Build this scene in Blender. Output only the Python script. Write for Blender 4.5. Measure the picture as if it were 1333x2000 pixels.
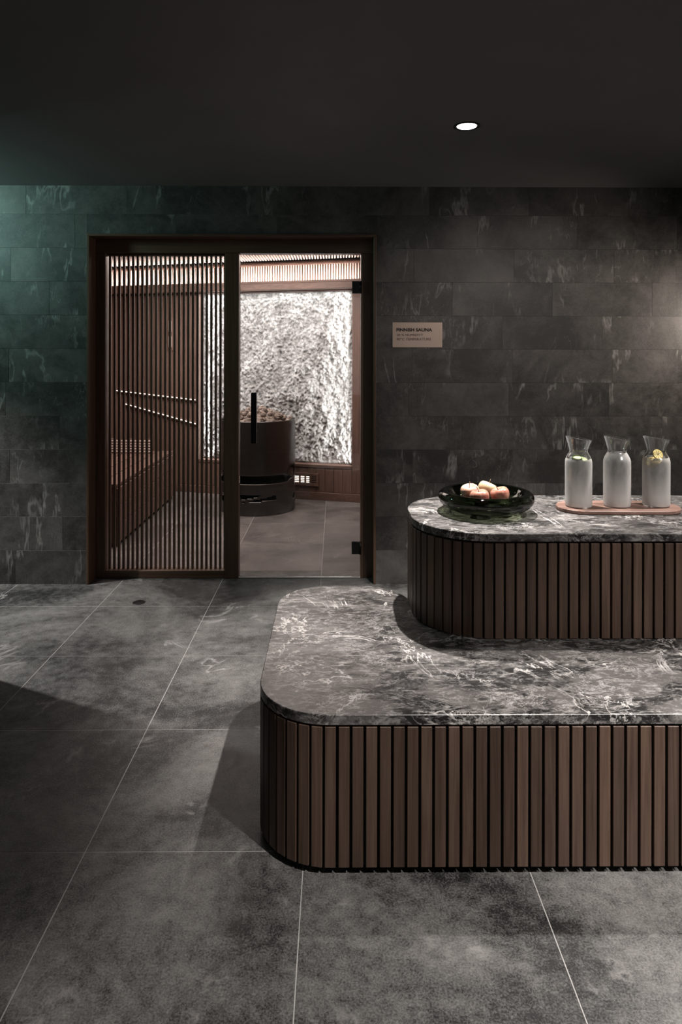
import bpy, math, random
from mathutils import Vector, Matrix, noise
C = bpy.context.scene.collection
random.seed(7)
R = math.radians
PI = math.pi
for o in list(bpy.data.objects):
    bpy.data.objects.remove(o)

# ------------------------------------------------------------------ camera, world, lights, exposure
cd = bpy.data.cameras.new('camera')
cd.sensor_fit = 'HORIZONTAL'; cd.sensor_width = 24.0; cd.lens = 24.0 * 1309 / 1333
cd.shift_y = -0.2288; cd.clip_start = 0.05; cd.clip_end = 60
cam = bpy.data.objects.new('camera', cd); C.objects.link(cam)
cam.location = (0, 0, 1.36)
cam.rotation_euler = (R(90), R(0.0), R(-0.5))
cam.rotation_euler = (Matrix.Rotation(R(-0.5), 3, 'Z') @ Matrix.Rotation(R(90), 3, 'X') @ Matrix.Rotation(R(0.10), 3, 'Z')).to_euler()
S = bpy.context.scene
S.camera = cam
S.view_settings.view_transform = 'Standard'; S.view_settings.look = 'None'
S.view_settings.gamma = 1.0; S.view_settings.use_curve_mapping = False
S.view_settings.exposure = 0.0
S.cycles.use_denoising = True
S.cycles.max_bounces = 10; S.cycles.transmission_bounces = 10; S.cycles.transparent_max_bounces = 10
S.cycles.sample_clamp_indirect = 4.0
S.cycles.caustics_reflective = False; S.cycles.caustics_refractive = False
W = bpy.data.worlds.new('world'); S.world = W; W.use_nodes = True
W.node_tree.nodes['Background'].inputs[0].default_value = (0.9, 0.95, 1, 1)
W.node_tree.nodes['Background'].inputs[1].default_value = 0.02

def lamp(name, kind, loc, energy, col=(1, 1, 1), target=None, **kw):
    l = bpy.data.lights.new(name, kind); l.energy = energy; l.color = col
    for k, v in kw.items(): setattr(l, k, v)
    o = bpy.data.objects.new(name, l); C.objects.link(o); o.location = loc
    if target is not None:
        o.rotation_euler = (Vector(target) - Vector(loc)).to_track_quat('-Z', 'Y').to_euler()
    return o
WARM = (1.0, 0.86, 0.74)
NEUT = (1.0, 0.94, 0.89)
# recessed ceiling spots of the relaxation room (the first one is the downlight in view)
lamp('spot_over_counter', 'SPOT', (0.577, 2.94, 2.352), 350, NEUT, (0.34, 2.87, 0), spot_size=R(61), spot_blend=0.6, shadow_soft_size=0.018)
lamp('spot_front_right', 'SPOT', (0.95, 0.70, 2.352), 260, NEUT, (0.58, 1.02, 0), spot_size=R(62), spot_blend=0.5, shadow_soft_size=0.02)
lamp('spot_front_middle', 'SPOT', (1.6, 0.70, 2.352), 170, NEUT, (1.45, 1.0, 0), spot_size=R(62), spot_blend=0.5, shadow_soft_size=0.02)
lamp('spot_front_far_right', 'SPOT', (1.9, 0.8, 2.352), 170, NEUT, (1.65, 2.2, 0.55), spot_size=R(60), spot_blend=0.8, shadow_soft_size=0.02)
lamp('spot_front_left', 'SPOT', (-0.1, 0.4, 2.352), 4, NEUT, (-0.1, 1.2, 0), spot_size=R(80), spot_blend=0.8, shadow_soft_size=0.03)
lamp('spot_counter_right', 'SPOT', (1.7, 2.6, 2.352), 190, NEUT, (1.35, 2.55, 0), spot_size=R(80), spot_blend=0.6, shadow_soft_size=0.02)
# spots past the left wall corner
lamp('spot_left_passage', 'SPOT', (-2.75, 3.45, 2.352), 330, (1.0, 0.96, 0.92), (-2.05, 3.0, 0), spot_size=R(72), spot_blend=0.6, shadow_soft_size=0.02)
lamp('teal_pool_lamp', 'AREA', (-2.7, 3.4, 2.25), 13, (0.55, 1.0, 0.90), (-2.0, 4.3, 2.0), shape='DISK', size=0.25)
lamp('wall_fill_right', 'SPOT', (1.35, 1.9, 2.352), 62, (1.0, 0.90, 0.83), (1.05, 4.0, 1.05), spot_size=R(66), spot_blend=1.0, shadow_soft_size=0.02)  # fill added to brighten the right of the tiled wall
# warm lamp beyond the right edge
lamp('warm_wall_lamp', 'SPOT', (2.55, 3.65, 1.62), 40, WARM, (1.9, 4.0, 1.45), spot_size=R(120), spot_blend=1.0, shadow_soft_size=0.05)
# soft fill of the unseen room behind the camera
lamp('room_behind', 'AREA', (0.9, -1.45, 1.5), 4, (1.0, 0.95, 0.92), (0.9, 1.5, 1.5), shape='RECTANGLE', size=2.6, size_y=1.4)

# ------------------------------------------------------------------ mesh helpers
class MB:
    def __init__(s): s.v = []; s.f = []; s.sm = []; s.mi = []
    def add(s, vs, fs, smooth=False, mi=0, M=None):
        b = len(s.v)
        s.v += [tuple(M @ Vector(p)) for p in vs] if M else [tuple(p) for p in vs]
        s.f += [tuple(b + i for i in f) for f in fs]
        s.sm += [smooth] * len(fs); s.mi += [mi] * len(fs)
        return s
    def box(s, x0, x1, y0, y1, z0, z1, M=None, mi=0):
        vs = [(x, y, z) for x in (x0, x1) for y in (y0, y1) for z in (z0, z1)]
        fs = [(0, 1, 3, 2), (4, 6, 7, 5), (0, 4, 5, 1), (2, 3, 7, 6), (0, 2, 6, 4), (1, 5, 7, 3)]
        return s.add(vs, fs, False, mi, M)
    def cbox(s, x0, x1, y0, y1, z0, z1, c=0.002, M=None, mi=0):
        """box, all edges chamfered"""
        vs = []; idx = {}
        for i, x in enumerate((x0, x1)):
            for j, y in enumerate((y0, y1)):
                for k, z in enumerate((z0, z1)):
                    sx, sy, sz = (1, -1)[i] * c, (1, -1)[j] * c, (1, -1)[k] * c
                    idx[i, j, k] = len(vs)
                    vs += [(x, y + sy, z + sz), (x + sx, y, z + sz), (x + sx, y + sy, z)]
        fs = []
        g = lambda i, j, k, a: idx[i, j, k] + a
        for i in (0, 1):
            q = [g(i, 0, 0, 0), g(i, 0, 1, 0), g(i, 1, 1, 0), g(i, 1, 0, 0)]; fs.append(q if i == 0 else q[::-1])
            q = [g(0, i, 0, 1), g(1, i, 0, 1), g(1, i, 1, 1), g(0, i, 1, 1)]; fs.append(q if i == 0 else q[::-1])
            q = [g(0, 0, i, 2), g(0, 1, i, 2), g(1, 1, i, 2), g(1, 0, i, 2)]; fs.append(q if i == 0 else q[::-1])
        def fixed(a, b, axa, axb):
            return (a, b)
        for i in (0, 1):
            for j in (0, 1):
                q = [g(i, j, 0, 0), g(i, j, 0, 1), g(i, j, 1, 1), g(i, j, 1, 0)]; fs.append(q if (i + j) % 2 == 1 - 1 + 0 and False else q)
                q = [g(i, 0, j, 0), g(i, 0, j, 2), g(i, 1, j, 2), g(i, 1, j, 0)]; fs.append(q)
                q = [g(0, i, j, 1), g(0, i, j, 2), g(1, i, j, 2), g(1, i, j, 1)]; fs.append(q)
                for k in (0, 1):
                    fs.append([g(i, j, k, 0), g(i, j, k, 1), g(i, j, k, 2)])
        # orient outward from centre
        cx = Vector(((x0 + x1) / 2, (y0 + y1) / 2, (z0 + z1) / 2))
        out = []
        for f in fs:
            p = [Vector(vs[a]) for a in f]
            n = (p[1] - p[0]).cross(p[2] - p[0])
            out.append(tuple(f) if n.dot(sum(p, Vector()) / len(p) - cx) > 0 else tuple(reversed(f)))
        return s.add(vs, out, False, mi, M)
    def lathe(s, prof, n=48, M=None, smooth=True, mi=0, capb=True, capt=True):
        """prof: (r,z) bottom to top"""
        vs = []; fs = []
        for (r, z) in prof:
            for i in range(n):
                a = 2 * PI * i / n
                vs.append((r * math.cos(a), r * math.sin(a), z))
        m = len(prof)
        for j in range(m - 1):
            for i in range(n):
                i2 = (i + 1) % n
                fs.append((j * n + i, j * n + i2, (j + 1) * n + i2, (j + 1) * n + i))
        if capb: fs.append(tuple(range(n - 1, -1, -1)))
        if capt: fs.append(tuple((m - 1) * n + i for i in range(n)))
        return s.add(vs, fs, smooth, mi, M)
    def tube(s, pts, r, n=8, mi=0):
        pts = [Vector(p) for p in pts]; rings = []
        for i, p in enumerate(pts):
            t = (pts[min(i + 1, len(pts) - 1)] - pts[max(i - 1, 0)]).normalized()
            a = t.orthogonal().normalized() if i == 0 else (rings[-1][1] - t * rings[-1][1].dot(t)).normalized()
            rings.append((p, a, t.cross(a)))
        vs = []; fs = []
        for (p, a, b) in rings:
            for k in range(n):
                w = 2 * PI * k / n
                vs.append(p + a * math.cos(w) * r + b * math.sin(w) * r)
        for j in range(len(pts) - 1):
            for k in range(n):
                k2 = (k + 1) % n
                fs.append((j * n + k, j * n + k2, (j + 1) * n + k2, (j + 1) * n + k))
        fs.append(tuple(range(n - 1, -1, -1))); fs.append(tuple((len(pts) - 1) * n + k for k in range(n)))
        return s.add(vs, fs, True, mi)
    def prism(s, pts, z0, z1, c=0.0, mi=0, smooth=False):
        """extrude a counter-clockwise outline; c chamfers top and bottom edge"""
        n = len(pts)
        def inset(d):
            out = []
            for i in range(n):
                p0, p1, p2 = Vector(pts[i - 1]), Vector(pts[i]), Vector(pts[(i + 1) % n])
                d1 = (p1 - p0).normalized(); d2 = (p2 - p1).normalized()
                nn = Vector((-(d1.y + d2.y), d1.x + d2.x)).normalized()
                k = max(0.4, nn.dot(Vector((-d1.y, d1.x))))
                out.append(p1 + nn * d / k)
            return out
        P = [Vector(p) for p in pts]
        if c > 0:
            I = inset(c)
            loops = [(I, z0), (P, z0 + c), (P, z1 - c), (I, z1)]
        else: loops = [(P, z0), (P, z1)]
        vs = []; fs = []
        for (L, z) in loops: vs += [(p.x, p.y, z) for p in L]
        for j in range(len(loops) - 1):
            for i in range(n):
                i2 = (i + 1) % n
                fs.append((j * n + i, j * n + i2, (j + 1) * n + i2, (j + 1) * n + i))
        fs.append(tuple(range(n - 1, -1, -1))); fs.append(tuple((len(loops) - 1) * n + i for i in range(n)))
        return s.add(vs, fs, smooth, mi)
    def mesh(s, name, mats):
        me = bpy.data.meshes.new(name); me.from_pydata(s.v, [], s.f)
        for m in (mats if isinstance(mats, (list, tuple)) else [mats]): me.materials.append(m)
        me.polygons.foreach_set('use_smooth', s.sm); me.polygons.foreach_set('material_index', s.mi)
        me.update(); return me
    def build(s, name, mats, parent=None):
        return link(name, s.mesh(name, mats), parent)

def link(name, me, parent=None, loc=None, rot=None, scale=None):
    o = bpy.data.objects.new(name, me); C.objects.link(o)
    if parent is not None: o.parent = parent
    if loc is not None: o.location = loc
    if rot is not None: o.rotation_euler = rot
    if scale is not None: o.scale = scale
    return o
def tag(o, label, cat, group=None):
    o['label'] = label; o['category'] = cat
    if group: o['group'] = group
    return o
def thing(name, label, cat, loc=(0, 0, 0), rz=0, group=None):
    o = link(name, None, None, loc, (0, 0, rz)); o.empty_display_size = 0.05
    return tag(o, label, cat, group)
def struct(o): o['kind'] = 'structure'; return o

# ------------------------------------------------------------------ materials
class NT:
    def __init__(s, name):
        s.m = bpy.data.materials.new(name); s.m.use_nodes = True
        s.t = s.m.node_tree; s.n = s.t.nodes; s.l = s.t.links
        s.b = s.n['Principled BSDF']
    def add(s, typ, ins=None, **kw):
        n = s.n.new(typ)
        for k, v in kw.items(): setattr(n, k, v)
        for k, v in (ins or {}).items(): s.put(n.inputs[k], v)
        return n
    def put(s, sock, v):
        if isinstance(v, bpy.types.NodeSocket): s.l.new(v, sock)
        elif isinstance(v, bpy.types.Node): s.l.new(v.outputs[0], sock)
        else: sock.default_value = v
    def set(s, **kw):
        for k, v in kw.items(): s.put(s.b.inputs[k.replace('_', ' ')], v)
        return s
    def math(s, op, a, b=0.5, clamp=False):
        n = s.add('ShaderNodeMath', operation=op, use_clamp=clamp); s.put(n.inputs[0], a); s.put(n.inputs[1], b); return n.outputs[0]
    def ramp(s, fac, stops):
        n = s.add('ShaderNodeValToRGB'); s.put(n.inputs[0], fac); e = n.color_ramp.elements
        while len(e) < len(stops): e.new(0.5)
        for i, (p, c) in enumerate(stops):
            e[i].position = p; e[i].color = (c, c, c, 1) if not isinstance(c, tuple) else (*c, 1)
        return n.outputs[0]
    def mix(s, f, a, b, blend='MIX'):
        n = s.add('ShaderNodeMix', data_type='RGBA', blend_type=blend)
        s.put(n.inputs[0], f); s.put(n.inputs[6], a if not isinstance(a, tuple) else (*a, 1)); s.put(n.inputs[7], b if not isinstance(b, tuple) else (*b, 1))
        return n.outputs[2]
    def coord(s, world=True, scale=(1, 1, 1), rnd=0.0, rot=(0, 0, 0)):
        if world: v = s.add('ShaderNodeNewGeometry').outputs['Position']
        else: v = s.add('ShaderNodeTexCoord').outputs['Object']
        if rnd:
            oi = s.add('ShaderNodeObjectInfo')
            sc = s.add('ShaderNodeVectorMath', operation='SCALE'); sc.inputs[0].default_value = (13.7, 7.9, 11.3)
            s.l.new(s.math('MULTIPLY', oi.outputs['Random'], rnd), sc.inputs[3])
            ad = s.add('ShaderNodeVectorMath', operation='ADD'); s.l.new(v, ad.inputs[0]); s.l.new(sc.outputs[0], ad.inputs[1]); v = ad.outputs[0]
        mp = s.add('ShaderNodeMapping'); s.l.new(v, mp.inputs[0]); mp.inputs[3].default_value = scale; mp.inputs[2].default_value = rot
        return mp.outputs[0]
    def noise(s, v, scale, detail=4, rough=0.5, dist=0.0):
        n = s.add('ShaderNodeTexNoise', {'Scale': scale, 'Detail': detail, 'Roughness': rough, 'Distortion': dist}); s.l.new(v, n.inputs['Vector'])
        return n.outputs[0]
    def vein(s, v, scale, width, detail=3, rough=0.55, dist=0.6, at=0.5):
        d = s.math('ABSOLUTE', s.math('SUBTRACT', s.noise(v, scale, detail, rough, dist), at))
        return s.ramp(d, [(0, 1.0), (width, 0.0)])
    def bump(s, h, strength=0.3, dist=0.01):
        n = s.add('ShaderNodeBump', {'Strength': strength, 'Distance': dist}); s.l.new(h, n.inputs['Height']); s.l.new(n.outputs[0], s.b.inputs['Normal'])

def plain(name, col, rough=0.5, metal=0.0, var=0.15, scale=30, bump=0.1, spec=0.5):
    t = NT(name); v = t.coord(False)
    n = t.noise(v, scale, 4, 0.6)
    c = t.mix(n, tuple(x * (1 - var) for x in col), tuple(min(1, x * (1 + var)) for x in col))
    t.set(Base_Color=c, Roughness=rough, Metallic=metal); t.b.inputs['Specular IOR Level'].default_value = spec
    if bump: t.bump(n, bump, 0.002)
    return t.m
def emit(name, col, st):
    t = NT(name); t.set(Base_Color=(0.0, 0.0, 0.0, 1), Emission_Color=(*col, 1), Emission_Strength=st, Roughness=1.0); return t.m

def stone_mat(name, dark, light, veincol, vs=1.0, spk=0.5, rough=0.5, rnd=1.0, wear=0.5, vamt=0.5, thr=0.52, spec=0.5, strk=(1, 1, 1), fsc=230, curl=0.9):
    """sawn slate-like tile: mottled ground, fine speckle, a few chalky wisps"""
    t = NT(name); v = t.coord(True, rnd=rnd)
    big = t.ramp(t.noise(v, 2.3 * vs, 5, 0.62, 0.4), [(0.30, 0.0), (0.72, 1.0)])
    fine = t.ramp(t.noise(v, 230, 3, 0.75), [(0.38, 0.0), (0.62, 1.0)])
    mid = t.noise(v, 26, 5, 0.7)
    fn = t.noise(v, fsc, 4, 0.8)
    f = t.math('ADD', t.math('MULTIPLY', t.math('SUBTRACT', fn, 0.5), 2.2 * spk), t.math('MULTIPLY', t.math('SUBTRACT', t.noise(v, 2.0 * vs, 6, 0.66, 0.5), 0.5), 3.0))
    f = t.math('ADD', f, t.math('MULTIPLY', t.math('SUBTRACT', mid, 0.5), wear * 1.3))
    f = t.ramp(t.math('ADD', f, 0.42), [(0.06, 0.0), (1.0, 1.0)])
    base = t.mix(f, dark, light)
    v2 = t.coord(True, scale=strk, rnd=rnd, rot=(0, R(24), 0))
    wis = t.vein(v2, 2.6 * vs, 0.022, 4, 0.6, curl)
    msk = t.ramp(t.noise(v, 3.1 * vs, 2, 0.5), [(thr, 0.0), (thr + 0.10, 1.0)])
    hair = t.vein(v2, 6.0 * vs, 0.010, 3, 0.6, curl)
    msk2 = t.ramp(t.noise(v, 1.9 * vs, 2, 0.5), [(thr + 0.02, 0.0), (thr + 0.12, 1.0)])
    w = t.math('ADD', t.math('MULTIPLY', wis, msk), t.math('MULTIPLY', t.math('MULTIPLY', hair, msk2), 0.6), clamp=True)
    w = t.math('MULTIPLY', w, t.math('ADD', t.math('MULTIPLY', mid, 1.2), -0.05), clamp=True)
    col = t.mix(t.math('MULTIPLY', w, vamt), base, veincol)
    t.set(Base_Color=col, Roughness=t.ramp(mid, [(0.2, rough - 0.08), (0.8, rough + 0.12)]))
    t.b.inputs['Specular IOR Level'].default_value = spec
    t.bump(t.math('ADD', t.math('MULTIPLY', mid, 0.8), t.math('MULTIPLY', fine, 0.25)), 0.35, 0.002)
    return t.m

def marble_mat(name):
    t = NT(name); v = t.coord(True, rot=(0, 0, R(-14)), scale=(0.62, 1.25, 1.0)); v1 = t.coord(True)
    big = t.noise(v, 7.5, 10, 0.76, 0.7)
    fl = t.ramp(t.noise(v, 42, 8, 0.82, 0.5), [(0.51, 0.0), (0.60, 1.0)])
    base = t.mix(t.ramp(big, [(0.46, 0.0), (0.55, 1.0)]), (0.013, 0.0125, 0.0125), (0.095, 0.088, 0.085))
    base = t.mix(t.math('MULTIPLY', fl, 0.6), base, (0.36, 0.345, 0.335))
    v3 = t.coord(True, rot=(0, 0, R(35)), scale=(1, 0.75, 1))
    ve = t.vein(v3, 3.4, 0.012, 6, 0.64, 0.8)
    m1 = t.ramp(t.noise(v1, 4.0, 3, 0.6), [(0.44, 0.0), (0.58, 1.0)])
    ve2 = t.vein(v, 11, 0.016, 7, 0.76, 0.8)
    m2 = t.ramp(t.noise(v1, 6.0, 3, 0.6), [(0.42, 0.0), (0.60, 1.0)])
    w = t.math('ADD', t.math('MULTIPLY', ve, m1), t.math('MULTIPLY', t.math('MULTIPLY', ve2, m2), 0.7), clamp=True)
    col = t.mix(t.math('MULTIPLY', w, 0.95), base, (0.66, 0.63, 0.61))
    t.set(Base_Color=col, Roughness=t.ramp(big, [(0.2, 0.30), (0.8, 0.42)]))
    t.bump(big, 0.06, 0.002)
    return t.m

def wood_mat(name, dark, light, rough=0.5, axis=2, vary=0.35, world=True, sc=1.0, spec=0.4):
    t = NT(name)
    s_ = [38 * sc] * 3; s_[axis] = 1.6 * sc
    v = t.coord(world, scale=tuple(s_), rnd=1.0)
    g = t.noise(v, 1.0, 6, 0.65, 0.8)
    s2 = [200 * sc] * 3; s2[axis] = 5 * sc
    f = t.noise(t.coord(world, scale=tuple(s2), rnd=1.0), 1.0, 3, 0.6)
    col = t.mix(t.ramp(t.math('ADD', t.math('MULTIPLY', g, 0.75), t.math('MULTIPLY', f, 0.3)), [(0.34, 0.0), (0.70, 1.0)]), dark, light)
    oi = t.add('ShaderNodeObjectInfo')
    k = t.math('ADD', t.math('MULTIPLY', oi.outputs['Random'], vary), 1 - vary / 2)
    col = t.mix(1.0, col, t.add('ShaderNodeCombineColor', {0: k, 1: k, 2: k}).outputs[0], 'MULTIPLY')
    t.set(Base_Color=col, Roughness=t.ramp(g, [(0.2, rough - 0.06), (0.8, rough + 0.08)]))
    t.b.inputs['Specular IOR Level'].default_value = spec
    t.bump(f, 0.15, 0.001)
    return t.m

M = {}
M['wall_tile'] = stone_mat('wall_tile', (0.030, 0.028, 0.027), (0.125, 0.117, 0.112), (0.38, 0.37, 0.36), vs=1.15, spk=0.55, rough=0.50, rnd=1.0, wear=0.6, vamt=0.85, thr=0.53, strk=(1.7, 1, 0.5), fsc=150, curl=0.35)
M['floor_tile'] = stone_mat('floor_tile', (0.008, 0.008, 0.008), (0.190, 0.184, 0.178), (0.50, 0.48, 0.47), vs=0.9, spk=1.0, rough=0.46, rnd=0.0, fsc=190, wear=0.9, vamt=0.7, thr=0.56)
M['sauna_tile'] = stone_mat('sauna_tile', (0.085, 0.074, 0.070), (0.20, 0.178, 0.168), (0.42, 0.40, 0.38), vs=1.1, spk=0.4, rough=0.45, rnd=1.0, wear=0.5, vamt=0.4, thr=0.55)
M['floor_grout'] = plain('floor_grout', (0.36, 0.35, 0.34), 0.8)
M['wall_grout'] = plain('wall_grout', (0.105, 0.10, 0.096), 0.85)
M['ceiling'] = plain('ceiling_paint', (0.15, 0.15, 0.152), 0.62, var=0.12, scale=3, bump=0.05)
M['dark_wall'] = plain('dark_plaster', (0.05, 0.05, 0.052), 0.8)
M['marble'] = marble_mat('grey_marble')
M['walnut'] = wood_mat('walnut_slat', (0.048, 0.028, 0.020), (0.130, 0.083, 0.061), 0.46, 2, 0.60)
M['frame_wood'] = wood_mat('frame_wood', (0.062, 0.034, 0.022), (0.140, 0.080, 0.052), 0.42, 2, 0.15)
M['frame_wood_x'] = wood_mat('frame_wood_across', (0.062, 0.034, 0.022), (0.140, 0.080, 0.052), 0.42, 0, 0.15)
M['sauna_wood'] = wood_mat('sauna_wood', (0.090, 0.050, 0.038), (0.20, 0.122, 0.096), 0.5, 2, 0.2)
M['sauna_wood_x'] = wood_mat('sauna_wood_across', (0.090, 0.050, 0.038), (0.20, 0.122, 0.096), 0.5, 0, 0.2)
M['sauna_wood_y'] = wood_mat('sauna_wood_along', (0.090, 0.050, 0.038), (0.20, 0.122, 0.096), 0.5, 1, 0.2)
M['sauna_slat'] = wood_mat('sauna_pale_slat', (0.48, 0.37, 0.33), (0.66, 0.54, 0.49), 0.55, 2, 0.1)
M['tray_wood'] = wood_mat('tray_wood', (0.12, 0.062, 0.046), (0.30, 0.19, 0.155), 0.42, 0, 0.0, world=False)
M['black'] = plain('black_recess', (0.006, 0.006, 0.006), 0.9, var=0.1, bump=0)
M['black_metal'] = plain('black_metal', (0.012, 0.012, 0.013), 0.32, 0.6, bump=0)
M['heater_steel'] = plain('dark_brushed_steel', (0.10, 0.095, 0.092), 0.30, 0.9, bump=0.02)
M['steel'] = plain('brushed_steel', (0.5, 0.5, 0.5), 0.35, 1.0, bump=0)
M['lens'] = emit('lamp_lens', (1.0, 0.96, 0.92), 14)
M['led'] = emit('led_strip', (1.0, 0.84, 0.70), 5)
M['glow_thin'] = emit('thin_glow', (1.0, 0.86, 0.76), 2.2)  # glow of the two lines on the added rails
M['sign'] = plain('champagne_plate', (0.52, 0.40, 0.34), 0.38, 0.35, var=0.05, scale=4, bump=0.02)
M['ink'] = plain('dark_lettering', (0.018, 0.012, 0.010), 0.6, bump=0)
M['ink_soft'] = plain('brown_lettering', (0.07, 0.045, 0.037), 0.6, bump=0)

def rock_mat():
    t = NT('white_rock'); v = t.coord(False)
    n = t.noise(v, 34, 6, 0.75, 0.3); n2 = t.noise(v, 3.4, 6, 0.68)
    c = t.mix(t.ramp(n, [(0.35, 0.0), (0.60, 1.0)]), (0.24, 0.24, 0.24), (0.84, 0.84, 0.84))
    c = t.mix(t.ramp(n2, [(0.46, 0.0), (0.66, 0.75)]), c, (0.30, 0.29, 0.28))  # fine and broad dark tones put crevice shade into the rock's colour
    t.set(Base_Color=c, Roughness=0.8); t.bump(n, 1.0, 0.03)
    return t.m
M['rock'] = rock_mat()
M['heater_stone'] = stone_mat('heater_stone', (0.10, 0.075, 0.06), (0.30, 0.235, 0.20), (0.5, 0.45, 0.42), vs=8, spk=0.3, rough=0.75, rnd=1.0)

def glass(name, col, rough=0.0, ior=1.48, dens=None):
    t = NT(name)
    t.set(Base_Color=(*col, 1), Roughness=rough, IOR=ior, Transmission_Weight=1.0)
    if dens:
        a = t.add('ShaderNodeVolumeAbsorption', {'Color': (*dens[0], 1), 'Density': dens[1]})
        t.l.new(a.outputs[0], t.n['Material Output'].inputs['Volume'])
    return t.m
def thin_glass(name, clear, edge, haze, hazecol=(0.8, 0.8, 0.8), power=2.0):
    """blown glass: tinted see-through walls, darker where seen edge-on, bright refracted edges put in as haze, mirror-like by Fresnel"""
    t = NT(name)
    lw = t.add('ShaderNodeLayerWeight', {'Blend': 0.5}); f = t.math('POWER', lw.outputs['Facing'], power)
    tr = t.add('ShaderNodeBsdfTransparent'); t.l.new(t.mix(f, clear, edge), tr.inputs[0])
    di = t.add('ShaderNodeBsdfTranslucent', {'Color': (*hazecol, 1)})  # white haze put in for the bright edges of refracting glass
    m1 = t.add('ShaderNodeMixShader'); t.l.new(t.math('MULTIPLY', f, haze), m1.inputs[0]); t.l.new(tr.outputs[0], m1.inputs[1]); t.l.new(di.outputs[0], m1.inputs[2])
    fw = t.add('ShaderNodeLayerWeight', {'Blend': 0.22})
    gl = t.add('ShaderNodeBsdfGlossy', {'Color': (1, 1, 1, 1), 'Roughness': 0.02})
    m2 = t.add('ShaderNodeMixShader'); t.l.new(t.math('ADD', t.math('MULTIPLY', fw.outputs['Fresnel'], 0.8), 0.02, True), m2.inputs[0]); t.l.new(m1.outputs[0], m2.inputs[1]); t.l.new(gl.outputs[0], m2.inputs[2])
    t.l.new(m2.outputs[0], t.n['Material Output'].inputs['Surface'])
    return t.m
M['glass'] = thin_glass('clear_glass', (0.97, 0.97, 0.97), (0.80, 0.80, 0.80), 0.55, power=2.5)
M['green_glass'] = thin_glass('smoked_green_glass', (0.38, 0.415, 0.335), (0.02, 0.028, 0.016), 0.0, power=1.0)
def door_glass():
    t = NT('door_glass')
    tr = t.add('ShaderNodeBsdfTransparent', {'Color': (0.93, 0.93, 0.92, 1)})
    gl = t.add('ShaderNodeBsdfGlossy', {'Color': (1, 1, 1, 1), 'Roughness': 0.01})
    fr = t.add('ShaderNodeFresnel', {'IOR': 1.5})
    mx = t.add('ShaderNodeMixShader'); t.l.new(fr.outputs[0], mx.inputs[0]); t.l.new(tr.outputs[0], mx.inputs[1]); t.l.new(gl.outputs[0], mx.inputs[2])
    t.l.new(mx.outputs[0], t.n['Material Output'].inputs['Surface'])
    return t.m
M['door_glass'] = door_glass()
def frost():
    t = NT('frosted_glass')
    v = t.coord(False, scale=(1, 1, 0.35))
    n = t.noise(v, 22, 4, 0.6); z = t.add('ShaderNodeSeparateXYZ', {0: t.coord(False)}).outputs[2]
    lw = t.add('ShaderNodeLayerWeight', {'Blend': 0.5})
    d = t.add('ShaderNodeBsdfTranslucent', {'Color': (0.95, 0.93, 0.91, 1)})
    di = t.add('ShaderNodeBsdfDiffuse', {'Color': (0.86, 0.84, 0.82, 1)})
    g = t.add('ShaderNodeBsdfTransparent', {'Color': (0.62, 0.61, 0.61, 1)})
    gl = t.add('ShaderNodeBsdfGlossy', {'Color': (1, 1, 1, 1), 'Roughness': 0.25})
    m1 = t.add('ShaderNodeMixShader', {0: 0.5}); t.l.new(d.outputs[0], m1.inputs[1]); t.l.new(di.outputs[0], m1.inputs[2])
    face = t.ramp(lw.outputs['Facing'], [(0.05, 1.0), (0.80, 0.0)])
    hi = t.ramp(z, [(0.04, 0.15), (0.13, 1.0)])
    k = t.math('MULTIPLY', t.math('MULTIPLY', face, hi), t.ramp(n, [(0.30, 0.6), (0.70, 1.0)]))
    m2 = t.add('ShaderNodeMixShader'); t.l.new(t.math('ADD', t.math('MULTIPLY', k, 0.85), 0.05), m2.inputs[0]); t.l.new(m1.outputs[0], m2.inputs[1]); t.l.new(g.outputs[0], m2.inputs[2])
    m3 = t.add('ShaderNodeMixShader', {0: 0.06}); t.l.new(m2.outputs[0], m3.inputs[1]); t.l.new(gl.outputs[0], m3.inputs[2])
    t.l.new(m3.outputs[0], t.n['Material Output'].inputs['Surface'])
    return t.m
M['frost'] = frost()
M['water'] = thin_glass('water', (0.93, 0.94, 0.94), (0.8, 0.82, 0.82), 0.2)
def apple_mat(name, yellow, red, lo, hi):
    t = NT(name); v = t.coord(False)
    n = t.noise(v, 14, 4, 0.6, 0.5)
    st = t.noise(t.coord(False, scale=(1, 1, 0.12)), 90, 3, 0.6)
    sp = t.ramp(t.noise(v, 330, 1, 0.5), [(0.66, 0.0), (0.72, 0.35)])
    f = t.ramp(t.math('ADD', t.math('MULTIPLY', n, 0.75), t.math('MULTIPLY', st, 0.25)), [(lo, 0.0), (hi, 1.0)])
    c = t.mix(f, yellow, red); c = t.mix(sp, c, (0.8, 0.6, 0.4)); c = t.mix(1.0, c, (0.92, 0.86, 0.86), 'MULTIPLY')
    t.set(Base_Color=c, Roughness=0.33)
    return t.m
M['apple_red'] = apple_mat('blush_apple_skin', (0.72, 0.46, 0.32), (0.46, 0.13, 0.10), 0.36, 0.56)
M['apple_pink'] = apple_mat('pink_apple_skin', (0.80, 0.57, 0.42), (0.55, 0.21, 0.16), 0.42, 0.62)
M['apple_yellow'] = apple_mat('yellow_apple_skin', (0.80, 0.68, 0.42), (0.62, 0.38, 0.24), 0.52, 0.75)
M['stem'] = plain('apple_stem', (0.12, 0.07, 0.035), 0.7)
M['cuc_flesh'] = plain('cucumber_flesh', (0.55, 0.62, 0.36), 0.4)
M['cuc_skin'] = plain('cucumber_skin', (0.07, 0.13, 0.03), 0.4)
M['lem_flesh'] = plain('lemon_flesh', (0.80, 0.66, 0.30), 0.4)
M['lem_rind'] = plain('lemon_rind', (0.85, 0.62, 0.18), 0.4)

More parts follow.
